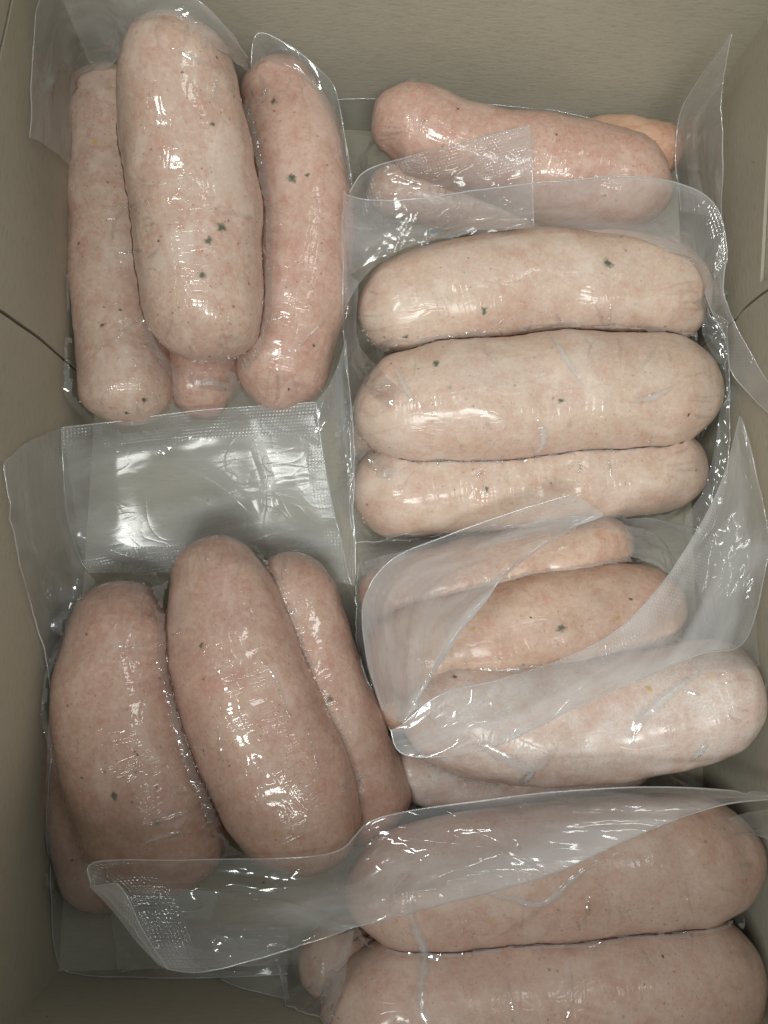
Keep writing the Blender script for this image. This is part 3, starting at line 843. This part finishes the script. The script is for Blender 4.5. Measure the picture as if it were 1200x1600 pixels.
# C: standing front ply and embossed back ply
flap(Cp, [[(545, 300, 66), (575, 265, 62), (640, 245, 58), (730, 222, 55), (828, 196, 56)],
          [(540, 350, 56), (580, 320, 56), (650, 305, 55), (740, 285, 54), (831, 262, 55)],
          [(548, 430, 44), (590, 405, 46), (660, 380, 48), (750, 365, 48), (834, 356, 48)]],
     seed=5, bulges=[((0.28, 0.12), (0.42, 0.32), (0.52, 0.4), 1.6, 1.1), ((0.40, 0.45), (0.28, 0.75), (0.2, 0.98), 1.6, 1.2), ((0.5, 0.7), (0.4, 0.85), (0.3, 0.98), 1.3, 1.0)], amp=1.0, edges=('u1', 'v0'), creases=14, haze=1.0, emboss=lambda u, v: 1.0 if (v < 0.45 and (u > 0.72 or u < 0.22)) else (0.5 if v < 0.22 else 0.0))
flap(Cp, [[(536, 296, 68), (545, 306, 70), (600, 313, 72), (700, 305, 73), (820, 287, 73), (950, 276, 73), (1050, 283, 72), (1108, 310, 68), (1130, 350, 64), (1136, 410, 60)],
          [(534, 350, 58), (550, 365, 60), (610, 360, 62), (700, 345, 64), (820, 330, 64), (950, 325, 64), (1030, 335, 62), (1075, 360, 60), (1095, 395, 56), (1112, 440, 54)],
          [(540, 480, 42), (562, 440, 46), (620, 392, 50), (720, 366, 52), (840, 357, 52), (960, 364, 52), (1030, 385, 50), (1070, 410, 48), (1090, 435, 46), (1100, 470, 44)]],
     nu=120, seed=6, bulges=[((0.06, 0.92), (0.18, 0.55), (0.30, 0.2), 1.4, 1.2), ((0.12, 0.95), (0.24, 0.7), (0.36, 0.5), 1.2, 1.0), ((0.80, 0.9), (0.84, 0.55), (0.88, 0.3), 1.0, 1.2)], amp=1.1, edges=('v0',), creases=16, haze=1.15, emboss=lambda u, v: 0.5 if v < 0.25 and (u < 0.2 or u > 0.75) else 0.0)
flap(Cp, [[(1100, 455, 48), (1112, 490, 50), (1136, 535, 50), (1142, 580, 50), (1172, 618, 52), (1212, 655, 54)],
          [(1135, 405, 60), (1130, 455, 60), (1146, 500, 58), (1172, 548, 58), (1196, 590, 58), (1222, 625, 58)]],
     seed=7, amp=0.6, nv=16, edges=('v0', 'v1'), creases=4, haze=1.6, emboss=lambda u, v: 0.6)
flap(Cp, [[(1092, 460, 38), (1100, 530, 36), (1126, 580, 36), (1120, 680, 32), (1100, 760, 24), (1060, 830, 16)],
          [(1108, 480, 44), (1136, 545, 40), (1140, 640, 34), (1136, 740, 26), (1120, 810, 18), (1090, 850, 12)]],
     seed=8, amp=1.4, nv=22, freq=0.12, creases=16, haze=1.1, edges=('v1',))
flap(Cp, [[(536, 420, 42), (536, 520, 34), (548, 640, 24), (546, 760, 14), (552, 840, 8)],
          [(560, 440, 42), (558, 520, 40), (575, 590, 36), (560, 680, 26), (556, 790, 18), (572, 850, 10)]],
     seed=9, amp=0.9, nv=16, creases=12, haze=0.8, edges=('v0',))
# C: crumpled webs of film between the sausage ends
flap(Cp, [[(1078, 478, 44), (1098, 505, 36), (1112, 535, 34), (1120, 566, 40)], [(1094, 468, 40), (1128, 505, 32), (1136, 540, 30), (1128, 580, 36)]],
     nu=44, nv=22, seed=31, amp=2.0, freq=0.16, creases=14, haze=1.0, edges=('v1',), mat=M_film, lift=0.2)
flap(Cp, [[(560, 540, 40), (584, 566, 44), (606, 590, 50), (630, 612, 56)], [(546, 560, 34), (560, 590, 38), (580, 616, 46), (606, 640, 54)]],
     nu=44, nv=22, seed=32, amp=1.6, freq=0.16, creases=14, haze=0.5, mat=M_film, lift=0.2)
flap(Cp, [[(560, 690, 40), (590, 715, 42), (620, 735, 44)], [(552, 708, 34), (578, 734, 36), (606, 752, 38)]],
     nu=36, nv=18, seed=33, amp=1.4, freq=0.16, creases=12, haze=0.5, mat=M_film, lift=0.2)
# D: curled mouth of the bag
flap(Dp, [[(893, 772, 56), (800, 800, 50), (700, 836, 44), (615, 872, 38), (568, 935, 34), (572, 1030, 38), (598, 1110, 50)],
          [(918, 786, 60), (830, 832, 58), (740, 890, 56), (670, 960, 54), (630, 1030, 56), (606, 1120, 62)],
          [(942, 804, 62), (868, 838, 64), (800, 890, 66), (740, 955, 68), (690, 1025, 70), (655, 1085, 70), (630, 1130, 68)],
          [(930, 806, 58), (850, 850, 58), (780, 905, 60), (725, 970, 62), (680, 1035, 64), (650, 1095, 65), (632, 1134, 66)]],
     nu=110, seed=10, bulges=[((0.08, 0.42), (0.5, 0.46), (0.92, 0.62), 1.4, 1.5), ((0.2, 0.2), (0.55, 0.22), (0.85, 0.4), 1.0, 1.3)], stretch=(0.35, 2.0), amp=0.9, edges=('v0',), creases=8, haze=1.7)
flap(Dp, [[(628, 1132, 68), (690, 1085, 70), (780, 1062, 69), (880, 1030, 68), (965, 985, 67), (1032, 915, 66), (1085, 835, 64), (1128, 750, 62), (1156, 650, 60)],
          [(612, 1140, 68), (660, 1135, 68), (770, 1110, 67), (880, 1068, 66), (985, 1020, 65), (1060, 950, 63), (1120, 870, 60), (1156, 780, 58), (1158, 652, 60)],
          [(607, 1136, 66), (636, 1180, 64), (760, 1168, 62), (885, 1112, 62), (990, 1066, 62), (1090, 1022, 60), (1168, 995, 54), (1196, 830, 54), (1160, 656, 60)]],
     nu=120, seed=11, bulges=[((0.1, 0.72), (0.5, 0.70), (0.85, 0.6), 1.2, 1.6), ((0.62, 0.92), (0.8, 0.72), (0.94, 0.5), 1.6, 1.3), ((0.72, 0.95), (0.86, 0.78), (0.96, 0.6), -1.2, 1.2)], stretch=(0.3, 2.0), amp=0.9, edges=('v0', 'v1'), creases=10, haze=1.6, emboss=lambda u, v: 0.8 if v < 0.3 and u > 0.4 else 0.0)
flap(Dp, [[(1080, 880, 44), (1100, 960, 46), (1090, 1010, 50), (1060, 1050, 54)],
          [(1160, 780, 54), (1176, 880, 52), (1180, 990, 48), (1186, 1040, 46)]],
     seed=12, amp=1.4, nv=24, creases=14, haze=0.8)
flap(Dp, [[(560, 880, 20), (556, 960, 18), (566, 1040, 18), (596, 1100, 20)],
          [(640, 860, 40), (600, 960, 38), (600, 1030, 40), (615, 1100, 46)]],
     seed=13, amp=1.1, nv=24, creases=14, haze=1.1, edges=('v0',))
flap(Dp, [[(975, 820, 30), (1030, 835, 26), (1075, 880, 26)], [(985, 870, 34), (1030, 885, 34), (1068, 930, 36)]],
     nu=50, seed=14, amp=1.6, nv=24, freq=0.14, creases=14, haze=1.2)
flap(Dp, [[(556, 850, 16), (640, 838, 18), (760, 830, 20), (900, 815, 20), (1010, 812, 18), (1096, 830, 16)], [(566, 900, 26), (650, 872, 30), (770, 850, 32), (890, 832, 30), (1000, 840, 24), (1090, 880, 20)]],
     nu=90, seed=15, amp=1.5, nv=20, freq=0.12, creases=14, haze=1.0, edges=('v0',))
# E: long milky flap folded over packs F and E
flap(Ep, [[(140, 1385, 62), (150, 1346, 60), (300, 1343, 58), (440, 1341, 58), (530, 1328, 62), (595, 1277, 66), (790, 1246, 68), (930, 1231, 68), (1050, 1227, 68), (1215, 1236, 64)],
          [(168, 1402, 60), (200, 1392, 58), (310, 1400, 56), (450, 1390, 60), (540, 1365, 66), (630, 1330, 70), (800, 1290, 72), (930, 1262, 72), (1060, 1243, 71), (1215, 1241, 67)],
          [(215, 1462, 62), (250, 1478, 60), (330, 1470, 62), (450, 1435, 66), (540, 1408, 70), (660, 1378, 74), (820, 1335, 75), (960, 1290, 74), (1080, 1258, 73), (1215, 1246, 70)],
          [(243, 1500, 64), (285, 1519, 66), (345, 1514, 68), (470, 1478, 70), (550, 1452, 73), (670, 1418, 76), (850, 1370, 76), (1000, 1303, 75), (1110, 1264, 74), (1215, 1250, 72)]],
     nu=150, nv=56, seed=15, bulges=[((0.13, 0.62), (0.30, 0.58), (0.50, 0.40), 1.6, 1.8), ((0.42, 0.78), (0.65, 0.64), (0.92, 0.5), 1.4, 1.6), ((0.5, 0.2), (0.7, 0.26), (0.92, 0.34), 1.1, 1.3), ((0.17, 0.28), (0.24, 0.5), (0.29, 0.72), 1.4, 1.5), ((0.20, 0.74), (0.26, 0.62), (0.30, 0.68), (0.26, 0.82), 1.8, 1.1), ((0.55, 0.6), (0.75, 0.48), (0.9, 0.42), -1.0, 1.2)], amp=1.3, edges=('v0', 'v1', 'u0'), creases=22, haze=lambda u, v: 0.55 + 1.1 * np.clip((v - 0.35) * 3, 0, 1) + 0.5 * np.clip((u - 0.4) * 4, 0, 1), emboss=lambda u, v: 1.0 if u < 0.09 else 0.0, stretch=(0.3, 2.2))
flap(Ep, [[(140, 1386, 63), (175, 1422, 64), (212, 1470, 65), (246, 1507, 66)], [(182, 1380, 67), (200, 1404, 68), (222, 1452, 68), (262, 1516, 67)]],
     nu=40, nv=10, seed=16, amp=0.3, edges=('v1', 'u0'), creases=0, haze=2.2, emboss=lambda u, v: 0.8, name='folded_corner')
flap(Ep, [[(1138, 1280, 50), (1165, 1272, 52), (1215, 1262, 56)], [(1160, 1300, 46), (1185, 1308, 46), (1215, 1318, 46)]],
     nu=30, nv=14, seed=17, amp=0.9, creases=6, haze=0.9, edges=('v1',))
flap(Ep, [[(550, 1455, 58), (500, 1470, 40), (455, 1480, 26), (430, 1500, 16)], [(540, 1520, 52), (505, 1530, 38), (470, 1535, 24), (440, 1535, 14)], [(512, 1610, 40), (505, 1592, 22), (475, 1580, 10), (446, 1568, 6)]],
     nu=50, nv=40, seed=18, amp=1.5, creases=22, haze=0.9, edges=('v1', 'u1'))
# F: flat clear pouch above the sausages, its side and its right fold
flap(Fp, [[(96, 668, 34), (180, 658, 33), (300, 643, 32), (400, 635, 32), (493, 628, 34)],
          [(98, 720, 26), (180, 712, 24), (300, 700, 24), (400, 690, 25), (503, 690, 28)],
          [(104, 800, 20), (190, 795, 18), (300, 790, 19), (410, 785, 21), (520, 790, 25)],
          [(125, 872, 16), (200, 868, 12), (300, 862, 11), (420, 850, 11), (538, 860, 20)],
          [(140, 895, 14), (210, 895, 10), (300, 895, 8), (430, 890, 8), (550, 914, 20)]],
     nu=110, nv=64, seed=19, lift=None, mat=M_pouch, freq=0.03, amp=0.8, edges=('v0', 'u0'), creases=5, haze=1.1, bulges=[((0.40, 0.28), (0.56, 0.42), (0.66, 0.60), (0.70, 0.82), 1.6, 2.2), ((0.70, 0.22), (0.74, 0.45), (0.72, 0.7), 0.9, 1.2), ((0.05, 0.60), (0.18, 0.75), (0.3, 0.80), 1.2, 2.0)],
     emboss=lambda u, v: 1.0 if v < 0.17 or (v > 0.82 and u < 0.6) or u > 0.93 else 0.0, name='pouch')
flap(Fp, [[(100, 690, 20), (180, 680, 16), (300, 665, 14), (400, 655, 14), (490, 650, 18)], [(130, 885, 6), (210, 885, 5), (300, 885, 5), (430, 880, 5), (545, 905, 9)]],
     nu=80, nv=40, seed=20, freq=0.035, amp=0.7, creases=4, haze=0.7, lift=None, mat=M_pouch, name='pouch_back')
flap(Fp, [[(6, 722, 40), (18, 820, 36), (40, 920, 30), (66, 1000, 24), (80, 1090, 18), (84, 1220, 12), (84, 1330, 8)],
          [(45, 690, 40), (60, 790, 32), (85, 890, 26), (100, 950, 24), (95, 1020, 20), (92, 1150, 16), (92, 1320, 10)],
          [(98, 668, 34), (102, 760, 24), (120, 870, 20), (150, 918, 26), (118, 1000, 26), (100, 1120, 20), (100, 1310, 14)]],
     nu=100, nv=30, seed=21, amp=1.2, edges=('v0',), creases=14, haze=0.8, stretch=(1, 1))
flap(Fp, [[(494, 628, 35), (506, 720, 32), (526, 820, 28), (550, 914, 24)], [(520, 590, 38), (535, 690, 38), (546, 800, 34), (555, 915, 26)], [(540, 530, 36), (549, 660, 40), (554, 790, 36), (557, 905, 28)]],
     nu=80, nv=26, seed=22, amp=1.1, edges=('v0', 'v2') if False else ('v0', 'v1'), creases=12, haze=1.0, stretch=(0.4, 2.0))
flap(Fp, [[(84, 1290, 12), (150, 1330, 16), (220, 1390, 16), (330, 1440, 14), (450, 1450, 14)], [(79, 1390, 8), (130, 1420, 8), (200, 1440, 8), (330, 1480, 8), (450, 1480, 8)], [(84, 1480, 3), (104, 1518, 2), (180, 1526, 2), (330, 1528, 2), (450, 1522, 2)]],
     nu=70, nv=36, seed=23, amp=1.0, edges=('v1', 'u0'), creases=12, haze=0.7)
flap(Fp, [[(172, 1405, 14), (240, 1420, 14), (340, 1460, 14), (440, 1470, 14)], [(186, 1518, 6), (290, 1506, 8), (370, 1540, 8), (452, 1562, 8)]],
     nu=60, nv=30, seed=24, amp=1.0, edges=('u0', 'v1'), creases=12, haze=0.8)

# ------------------------------------------------------------------ creases, flecks and frost
for pk, pts, w, hh in (c_ for c_ in (
    (Cp, ((865, 370), (872, 430), (868, 500), (858, 520)), 0.9, 0.5), (Cp, ((1010, 455), (1000, 490), (985, 515)), 0.9, 0.5),
    (Cp, ((1005, 530), (1020, 550), (1010, 568)), 0.9, 0.4), (Cp, ((840, 655), (850, 680), (842, 702), (825, 708)), 1.5, 0.6),
    (Cp, ((860, 520), (890, 570), (910, 600)), 1.2, 0.5), (Cp, ((985, 628), (1020, 620), (1052, 605)), 1.3, 0.6), (Cp, ((1015, 640), (1020, 625)), 1.0, 0.4),
    (Cp, ((930, 690), (932, 710)), 0.9, 0.4), (Cp, ((1010, 690), (1015, 705), (998, 718)), 0.9, 0.4), (Cp, ((615, 570), (635, 610), (650, 635)), 1.2, 0.5), (Cp, ((728, 718), (740, 735)), 0.9, 0.4),
    (Dp, ((745, 1160), (800, 1190), (835, 1202), (870, 1170)), 2.2, 0.7), (Dp, ((835, 1202), (815, 1225)), 1.8, 0.6), (Dp, ((1095, 1050), (1050, 1080), (1000, 1125), (985, 1165)), 1.8, 0.7),
    (Dp, ((1066, 1078), (1094, 1086)), 0.7, 0.4), (Dp, ((1078, 1190), (1098, 1170), (1104, 1155)), 1.3, 0.6),
    (Ep, ((640, 1390), (645, 1440), (664, 1490), (655, 1560), (668, 1600)), 1.8, 0.8), (Ep, ((740, 1390), (800, 1405), (850, 1412), (900, 1370), (945, 1340)), 1.2, 0.6),
    (Ep, ((850, 1412), (820, 1440), (780, 1462)), 1.0, 0.5), (Ep, ((890, 1500), (892, 1560), (885, 1600)), 0.8, 0.4), (Ep, ((785, 1510), (800, 1570), (805, 1600)), 0.8, 0.4),
    (Ep, ((920, 1430), (918, 1405)), 0.8, 0.4), (Ep, ((1000, 1480), (1015, 1510)), 0.8, 0.4),
    (A, ((105 + 80, 395), (205, 393), (222, 390)), 0.5, 0.4), (A, ((175, 385), (180, 345), (200, 322), (222, 324)), 0.5, 0.4), (A, ((140, 560), (190, 520), (225, 490)), 0.5, 0.3),
    (A, ((270, 75), (310, 95), (345, 108)), 0.6, 0.4), (A, ((345, 108), (335, 140), (350, 180)), 0.5, 0.3), (A, ((330, 330), (370, 335), (415, 350)), 0.5, 0.3), (A, ((400, 570), (450, 550), (500, 510), (525, 470)), 0.5, 0.3),
    (Fp, ((405, 1030), (430, 1060), (452, 1120)), 0.5, 0.35), (Fp, ((340, 1130), (348, 1200), (360, 1230)), 0.6, 0.35),
    (Fp, ((170, 1010), (215, 1008), (255, 1000)), 0.6, 0.4), (Fp, ((230, 1290), (290, 1270), (330, 1250)), 0.7, 0.4), (Fp, ((220, 1320), (290, 1300), (350, 1310)), 0.7, 0.4), (Fp, ((480, 1140), (495, 1190), (500, 1220)), 0.5, 0.35),
    (Bp, ((655, 205), (660, 190), (672, 182)), 0.6, 0.4)) if not (c_[0] is Cp and c_[2] < 1.15)):
    if pk in (A, Bp, Fp): crease(pk, pts, w * 1.6, hh * 1.1, 0.4, mat=M_pucker)
    else: crease(pk, pts, w * 1.3, hh * 0.7, 1.0 if w > 1.15 else 0.4, mat=M_crease if w > 1.15 else M_pucker)

# puckers of film that run from the seams and the sausage ends up on to the meat
rp = np.random.default_rng(21)
for pk, seam, cnt, ln in (
        (Cp, ((600, 562), (740, 532), (900, 518), (1060, 540)), 13, 34), (Cp, ((622, 734), (800, 728), (990, 708), (1070, 694)), 12, 30),
        (Ep, ((552, 1470), (750, 1472), (980, 1453), (1156, 1426)), 12, 40), (Fp, ((259, 940), (271, 1070), (312, 1225), (366, 1318)), 14, 34),
        (Fp, ((424, 900), (470, 1030), (520, 1150), (565, 1250)), 8, 26), (A, ((393, 150), (410, 300), (410, 430), (385, 550)), 11, 30), (A, ((192, 190), (218, 320), (232, 470)), 9, 30),
        (Dp, ((700, 1022), (850, 1018), (960, 1005)), 6, 30)):
    q = cr([(*p, 0) for p in seam], 100)[:, :2]
    for _ in range(cnt):
        k = int(rp.uniform(3, 96)); t = q[min(k + 2, 99)] - q[k - 2]; t = t / np.linalg.norm(t)
        sd = rp.choice([-1, 1]); L_ = ln * rp.uniform(0.5, 1.7); sk = rp.uniform(-0.7, 0.7)
        nrm_ = np.array([-t[1], t[0]]) * sd
        p0 = q[k] + nrm_ * 3; p2 = q[k] + (nrm_ + t * sk) * L_; p1 = (p0 + p2) / 2 + t * rp.uniform(-5, 5)
        crease(pk, (tuple(p0), tuple(p1), tuple(p2)), rp.uniform(0.35, 0.8), rp.uniform(0.25, 0.5), rp.uniform(0.2, 0.9), mat=M_pucker)
for pk, ex, ey, dx, dy, wd in ((Cp, 1095, 470, -1, 0, 60), (Cp, 1118, 620, -1, 0, 70), (Cp, 566, 490, 1, 0, 60), (Cp, 560, 640, 1, 0, 70), (Cp, 1094, 735, -1, 0, 40), (A, 205, 655, 0, -1, 55), (A, 320, 558, 0, -1, 70),
                               (A, 432, 628, 0, -1, 50), (A, 265, 32, 0, 1, 60), (A, 425, 112, 0, 1, 40), (Fp, 205, 918, 0, 1, 60), (Fp, 340, 846, 0, 1, 50), (Fp, 445, 874, 0, 1, 36), (Bp, 590, 200, 1, 0, 45), (Ep, 1182, 1335, -1, 0, 70), (Ep, 1176, 1500, -1, 0, 60), (Dp, 1180, 1075, -1, 0, 60)):
    for _ in range(4):
        o_ = rp.uniform(-1, 1); ln_ = rp.uniform(18, 55)
        bx, by = ex + abs(dy) * o_ * wd + dx * o_ * o_ * wd * 0.45, ey + abs(dx) * o_ * wd + dy * o_ * o_ * wd * 0.45
        ax_, ay_ = dx - abs(dy) * o_ * 0.45, dy - abs(dx) * o_ * 0.45
        w_ = rp.uniform(-4, 4)
        crease(pk, ((bx, by), (bx + ax_ * ln_ / 2 + w_ * abs(dy), by + ay_ * ln_ / 2 + w_ * abs(dx)), (bx + ax_ * ln_, by + ay_ * ln_)), rp.uniform(0.35, 0.75), rp.uniform(0.2, 0.45), rp.uniform(0.2, 0.9), mat=M_pucker)
juice(Cp, ((602, 562), (660, 549), (740, 532), (830, 521), (900, 518), (980, 524), (1060, 540)), 0.42, M_juice, seed=1)
juice(Cp, ((622, 734), (700, 735), (800, 728), (900, 719), (990, 708), (1070, 694)), 0.45, M_juice, seed=2)
juice(Ep, ((552, 1470), (640, 1476), (750, 1472), (860, 1466), (980, 1453), (1080, 1442), (1156, 1426)), 0.50, M_juice, seed=3)
juice(Fp, ((259, 940), (263, 1000), (271, 1070), (286, 1150), (312, 1225), (342, 1278), (366, 1318)), 0.95, M_wet, seed=4)
juice(A, ((393, 170), (402, 250), (412, 340), (412, 420), (400, 500), (385, 550)), 0.4, M_wet, seed=6)
juice(A, ((192, 190), (212, 280), (222, 370), (228, 450), (236, 500)), 0.3, M_wet, seed=7)
for i, (ow, px, py, r, m) in enumerate((
    (a2, 346, 355, 11, M_herb), (a2, 326, 376, 10, M_herb), (a2, 315, 430, 8, M_herb), (a2, 332, 194, 6, M_herb), (a3, 457, 278, 11, M_herb), (a3, 428, 158, 9, M_herb), (a3, 480, 274, 6, M_herb),
    (a1, 160, 508, 6, M_herb), (a1, 198, 645, 6, M_pepper), (a1, 225, 625, 7, M_pepper), (a3, 452, 608, 4, M_pepper), (a3, 490, 540, 5, M_pepper), (a1, 123, 380, 4, M_pepper), (a2, 248, 376, 4, M_pepper),
    (c1, 950, 411, 12, M_herb), (c1, 756, 484, 9, M_herb), (c1, 634, 527, 6, M_herb), (c2, 682, 568, 8, M_herb), (c2, 876, 625, 6, M_herb), (c2, 1076, 648, 5, M_pepper), (c3, 760, 765, 6, M_herb), (c3, 1088, 735, 5, M_corn),
    (d2, 877, 982, 10, M_herb), (d2, 740, 982, 6, M_corn), (d2, 966, 965, 6, M_corn), (d3, 1014, 1076, 7, M_corn), (d3, 710, 1058, 7, M_pepper), (d2, 985, 936, 4, M_pepper), (d2, 830, 965, 4, M_pepper),
    (f2, 178, 1244, 9, M_herb), (f2, 245, 1230, 4, M_pepper), (f2, 215, 1180, 4, M_pepper), (f3, 318, 1172, 4, M_pepper), (f4, 515, 1092, 8, M_herb), (f2, 128, 1215, 4, M_pepper), (f3, 432, 1300, 6, M_corn), (f3, 314, 1008, 5, M_herb),
    (e2, 1036, 1495, 4, M_pepper), (e1, 812, 1325, 5, M_herb), (b1, 715, 170, 4, M_pepper), (b1, 870, 210, 4, M_pepper), (b3, 575, 255, 7, M_pepper))):
    nm = {M_herb: 'herb_fleck', M_pepper: 'pepper_fleck', M_corn: 'spice_fleck'}[m]
    fleck(ow, px, py, r * (1.2 if m is M_herb else 1.1), m, nm, seed=i * 1.7, stretch=0.8 + 0.5 * random.random(), th=i * 1.1)

for o, c in ((d3, 1500), (d4, 500), (d2, 400), (d1, 250), (c1, 450), (c2, 800), (c3, 700), (e1, 300), (e2, 300), (a2, 120), (a3, 150), (a1, 80), (b1, 150), (f2, 60), (f3, 60)):
    ice(o, c, c + len(o.name) * 7, r=(0.16, 0.38))

for o in scene.objects:
    if '_base' in o: del o['_base']
